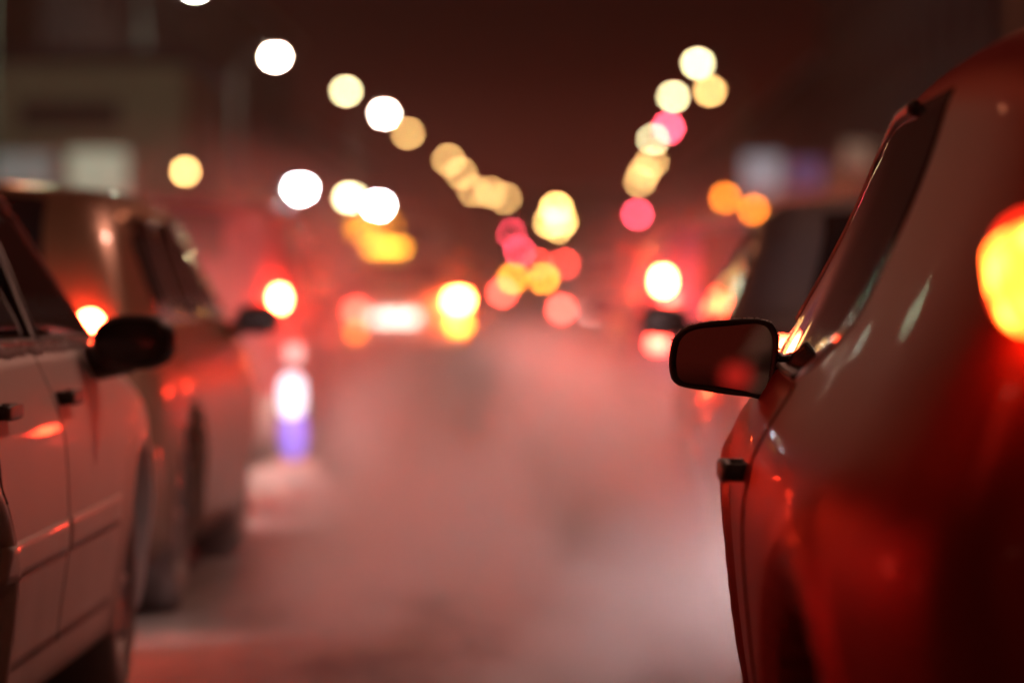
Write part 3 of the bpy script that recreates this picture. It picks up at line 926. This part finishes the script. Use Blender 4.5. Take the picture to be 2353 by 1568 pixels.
# pale shop at the corner, facing the queue
D = 96.0
sx0, sx1 = P(-260, 0, D).x, P(428, 0, D).x
sh = P(0, 150, D).z
r = empty('shop_building', ((sx0+sx1)/2, D + 5, 0), 0, 'pale greenish corner shop with a dark name board above its lit windows', 'building')
W2 = (sx1 - sx0) / 2
MB().box(-W2, W2, -5, 5, -.05, sh, 0).build('wall', M['shop_wall'], r, smooth=False)
MB().box(-W2-.25, W2+.25, -5.25, 5.25, sh+.002, sh+.4, .06).build('roof', M['fascia'], r, smooth=False)
def sbox(name, pxa, pxb, pya, pyb, mat, y0, y1, parent):
    a = P(pxa, pyb, D); b = P(pxb, pya, D); cx = (sx0+sx1)/2
    return MB().box(a.x - cx, b.x - cx, y0, y1, a.z, b.z, .02).build(name, mat, parent, smooth=False)
sbox('name_board', 45, 275, 235, 292, M['fascia'], -5.14, -5.0, r)
fr = sbox('window', 148, 302, 338, 560, M['kerb'], -5.06, -5.0, r)
sbox('pane', 158, 292, 346, 550, M['shop_win'], -5.09, -5.062, fr)
M['shop_win2'] = glow('shop_window_dim_lit', (0.55, 0.62, 0.58), .22, (.3, .3, .3))
fr = sbox('window', -120, 130, 345, 560, M['kerb'], -5.06, -5.0, r)
sbox('pane', -110, 122, 352, 550, M['shop_win2'], -5.09, -5.062, fr)
sbox('corner_pillar', 355, 415, 165, 650, M['shop_wall'], -5.25, -5.0, r)

building(-30, -17, 125, 175, 14, M['dark_wall'], 'dark brick block behind the shop, its windows unlit', 4, 'x', 'dark buildings along the road', 8)
building(-32, -18, 185, 260, 17, M['dark_wall'], 'tall dark block beyond the short lamp posts', 5, 'x', 'dark buildings along the road', 10)
building(-34, -20, 275, 420, 13, M['dark_wall'], 'long low dark block at the far end of the shop side', 4, 'x', 'dark buildings along the road', 14)
building(12.5, 26, 40, 100, 13, M['dark_wall'], 'dark building behind the roof of the red hatchback', 4, 'x', 'dark buildings along the road', 10)
building(12.2, 26, 108, 182, 15, M['dark_wall'], 'dark building carrying the white and blue signs', 4, 'x', 'dark buildings along the road', 12)
building(12.8, 27, 195, 400, 12, M['dark_wall'], 'long dark row beyond the signs', 3, 'x', 'dark buildings along the road', 18)
building(-14, 30, 640, 660, 16, M['dark_wall'], 'wide dark block closing the end of the road', 4, 'y', 'dark buildings along the road', 12)

def hanging_sign(px, py, wpx, hpx, d, mat, label):
    p = P(px, py, d); hw_ = wpx / 2 / 8820 * d; hh = hpx / 2 / 8820 * d
    r = empty('hanging_sign', (p.x, d, p.z), 0, label, 'sign', 'lit signs above the pavement')
    MB().box(-hw_, hw_, -.10, .10, -hh, hh, .03).build('case', M['plastic'], r)
    MB().box(-hw_+.05, hw_-.05, -.115, -.102, -hh+.05, hh-.05, .004).build('panel', mat, r)
    MB().box(-.05, .05, .102, .20, -p.z + .13, hh, .01).build('post', M['pole'], r)
hanging_sign(1750, 400, 95, 95, 110, M['sign_white'], 'square white lit sign above the roof of the grey saloon')
hanging_sign(1850, 400, 85, 70, 112, M['sign_blue'], 'dim blue lit sign next to the square white sign')
hanging_sign(1968, 360, 75, 70, 100, M['sign_warm'], 'dull brownish lit sign beside the window pillar of the red hatchback')

# ------------------------------------------------------------------ exhaust steam
def steam_material(name, dens, scale, seed, col=(.97, .93, .93), thr=.42):
    m = bpy.data.materials.new(name); m.use_nodes = True
    t = m.node_tree; t.nodes.clear()
    out = t.nodes.new("ShaderNodeOutputMaterial")
    v = t.nodes.new("ShaderNodeVolumePrincipled")
    v.inputs["Color"].default_value = (*col, 1)
    v.inputs["Anisotropy"].default_value = 0.0
    t.links.new(v.outputs[0], out.inputs["Volume"])
    tc = t.nodes.new("ShaderNodeTexCoord")
    # falls off to nothing at the sides of its box
    mp = t.nodes.new("ShaderNodeMapping"); mp.inputs["Location"].default_value = (-1, -1, -1); mp.inputs["Scale"].default_value = (2, 2, 2)
    t.links.new(tc.outputs["Generated"], mp.inputs[0])
    ln = t.nodes.new("ShaderNodeVectorMath"); ln.operation = 'LENGTH'
    t.links.new(mp.outputs[0], ln.inputs[0])
    fo = t.nodes.new("ShaderNodeMapRange"); fo.inputs["From Min"].default_value = 1.0; fo.inputs["From Max"].default_value = 0.25
    fo.interpolation_type = 'SMOOTHSTEP'
    t.links.new(ln.outputs["Value"], fo.inputs["Value"])
    mo = t.nodes.new("ShaderNodeMapping"); mo.inputs["Location"].default_value = (seed, seed * .7, seed * 1.3)
    mo.inputs["Scale"].default_value = (1.0, .35, 1.0)
    t.links.new(tc.outputs["Object"], mo.inputs[0])
    n = t.nodes.new("ShaderNodeTexNoise"); n.inputs["Scale"].default_value = scale; n.inputs["Detail"].default_value = 3
    t.links.new(mo.outputs[0], n.inputs["Vector"])
    mr = t.nodes.new("ShaderNodeMapRange"); mr.inputs["From Min"].default_value = thr; mr.inputs["From Max"].default_value = thr + .3
    t.links.new(n.outputs["Fac"], mr.inputs["Value"])
    a = t.nodes.new("ShaderNodeMath"); a.operation = 'MULTIPLY'
    t.links.new(fo.outputs[0], a.inputs[0]); t.links.new(mr.outputs[0], a.inputs[1])
    b = t.nodes.new("ShaderNodeMath"); b.operation = 'MULTIPLY'; b.inputs[1].default_value = dens
    t.links.new(a.outputs[0], b.inputs[0])
    t.links.new(b.outputs[0], v.inputs["Density"])
    return m
def steam(x0, x1, y0, y1, z0, z1, dens, scale, seed, label, thr=.41, col=(.97, .93, .93)):
    o = MB().box(-(x1-x0)/2, (x1-x0)/2, -(y1-y0)/2, (y1-y0)/2, -(z1-z0)/2, (z1-z0)/2).build('exhaust_steam', steam_material('exhaust_steam', dens, scale, seed, col, thr), smooth=False)
    o.location = ((x0+x1)/2, (y0+y1)/2, (z0+z1)/2)
    return tag(o, label, 'steam', None, 'stuff')
steam(-1.9, 1.5, 12.5, 34.0, -1.1, 1.02, 2.6, 1.0, 3.1, 'bank of pink exhaust steam rolling low between the two queues')
steam(-1.25, 1.6, 7.8, 18.0, -.8, 1.0, 2.6, 2.0, 5.5, 'nearest wisps of exhaust steam curling beside the red hatchback', .40)
steam(-2.8, 2.4, 24.0, 60.0, -1.0, .85, .5, .6, 8.4, 'paler exhaust steam farther on, around the taxi')
steam(-5.0, 5.0, 13.0, 60.0, -2.2, 3.0, .05, .4, 12.9, 'thin veil of steam hanging over the whole queue', .41, (.95, .70, .65))  # red of the glow partly put into the veil's own colour

steam(-4.0, -.4, 18.0, 27.0, -.4, 2.15, .30, 1.0, 21.3, 'red tinted and lit steam wrapped round the maroon van', .36, (.95, .70, .66))  # added for a red halo; some of the red is in its colour
steam(-.4, 3.0, 15.8, 26.0, -.4, 1.9, .22, 1.0, 31.7, 'red tinted and lit steam wrapped round the blue car', .36, (.95, .70, .66))  # added likewise, its colour carrying part of the brake lamp red
# ------------------------------------------------------------------ haze over the whole street
hz = MB().box(-60, 60, -50, 700, -1.1, 26).build('haze', plain('x', (1, 1, 1)), smooth=False)
hm = bpy.data.materials.new('haze'); hm.use_nodes = True
t = hm.node_tree; t.nodes.clear()
out = t.nodes.new("ShaderNodeOutputMaterial"); v = t.nodes.new("ShaderNodeVolumePrincipled")
v.inputs["Color"].default_value = (.95, .58, .50, 1); v.inputs["Density"].default_value = .0008; v.inputs["Anisotropy"].default_value = .5  # red of the town glow put into the haze colour
t.links.new(v.outputs[0], out.inputs["Volume"])
hz.data.materials[0] = hm
tag(hz, 'thin winter haze filling the whole street', None, None, 'stuff')
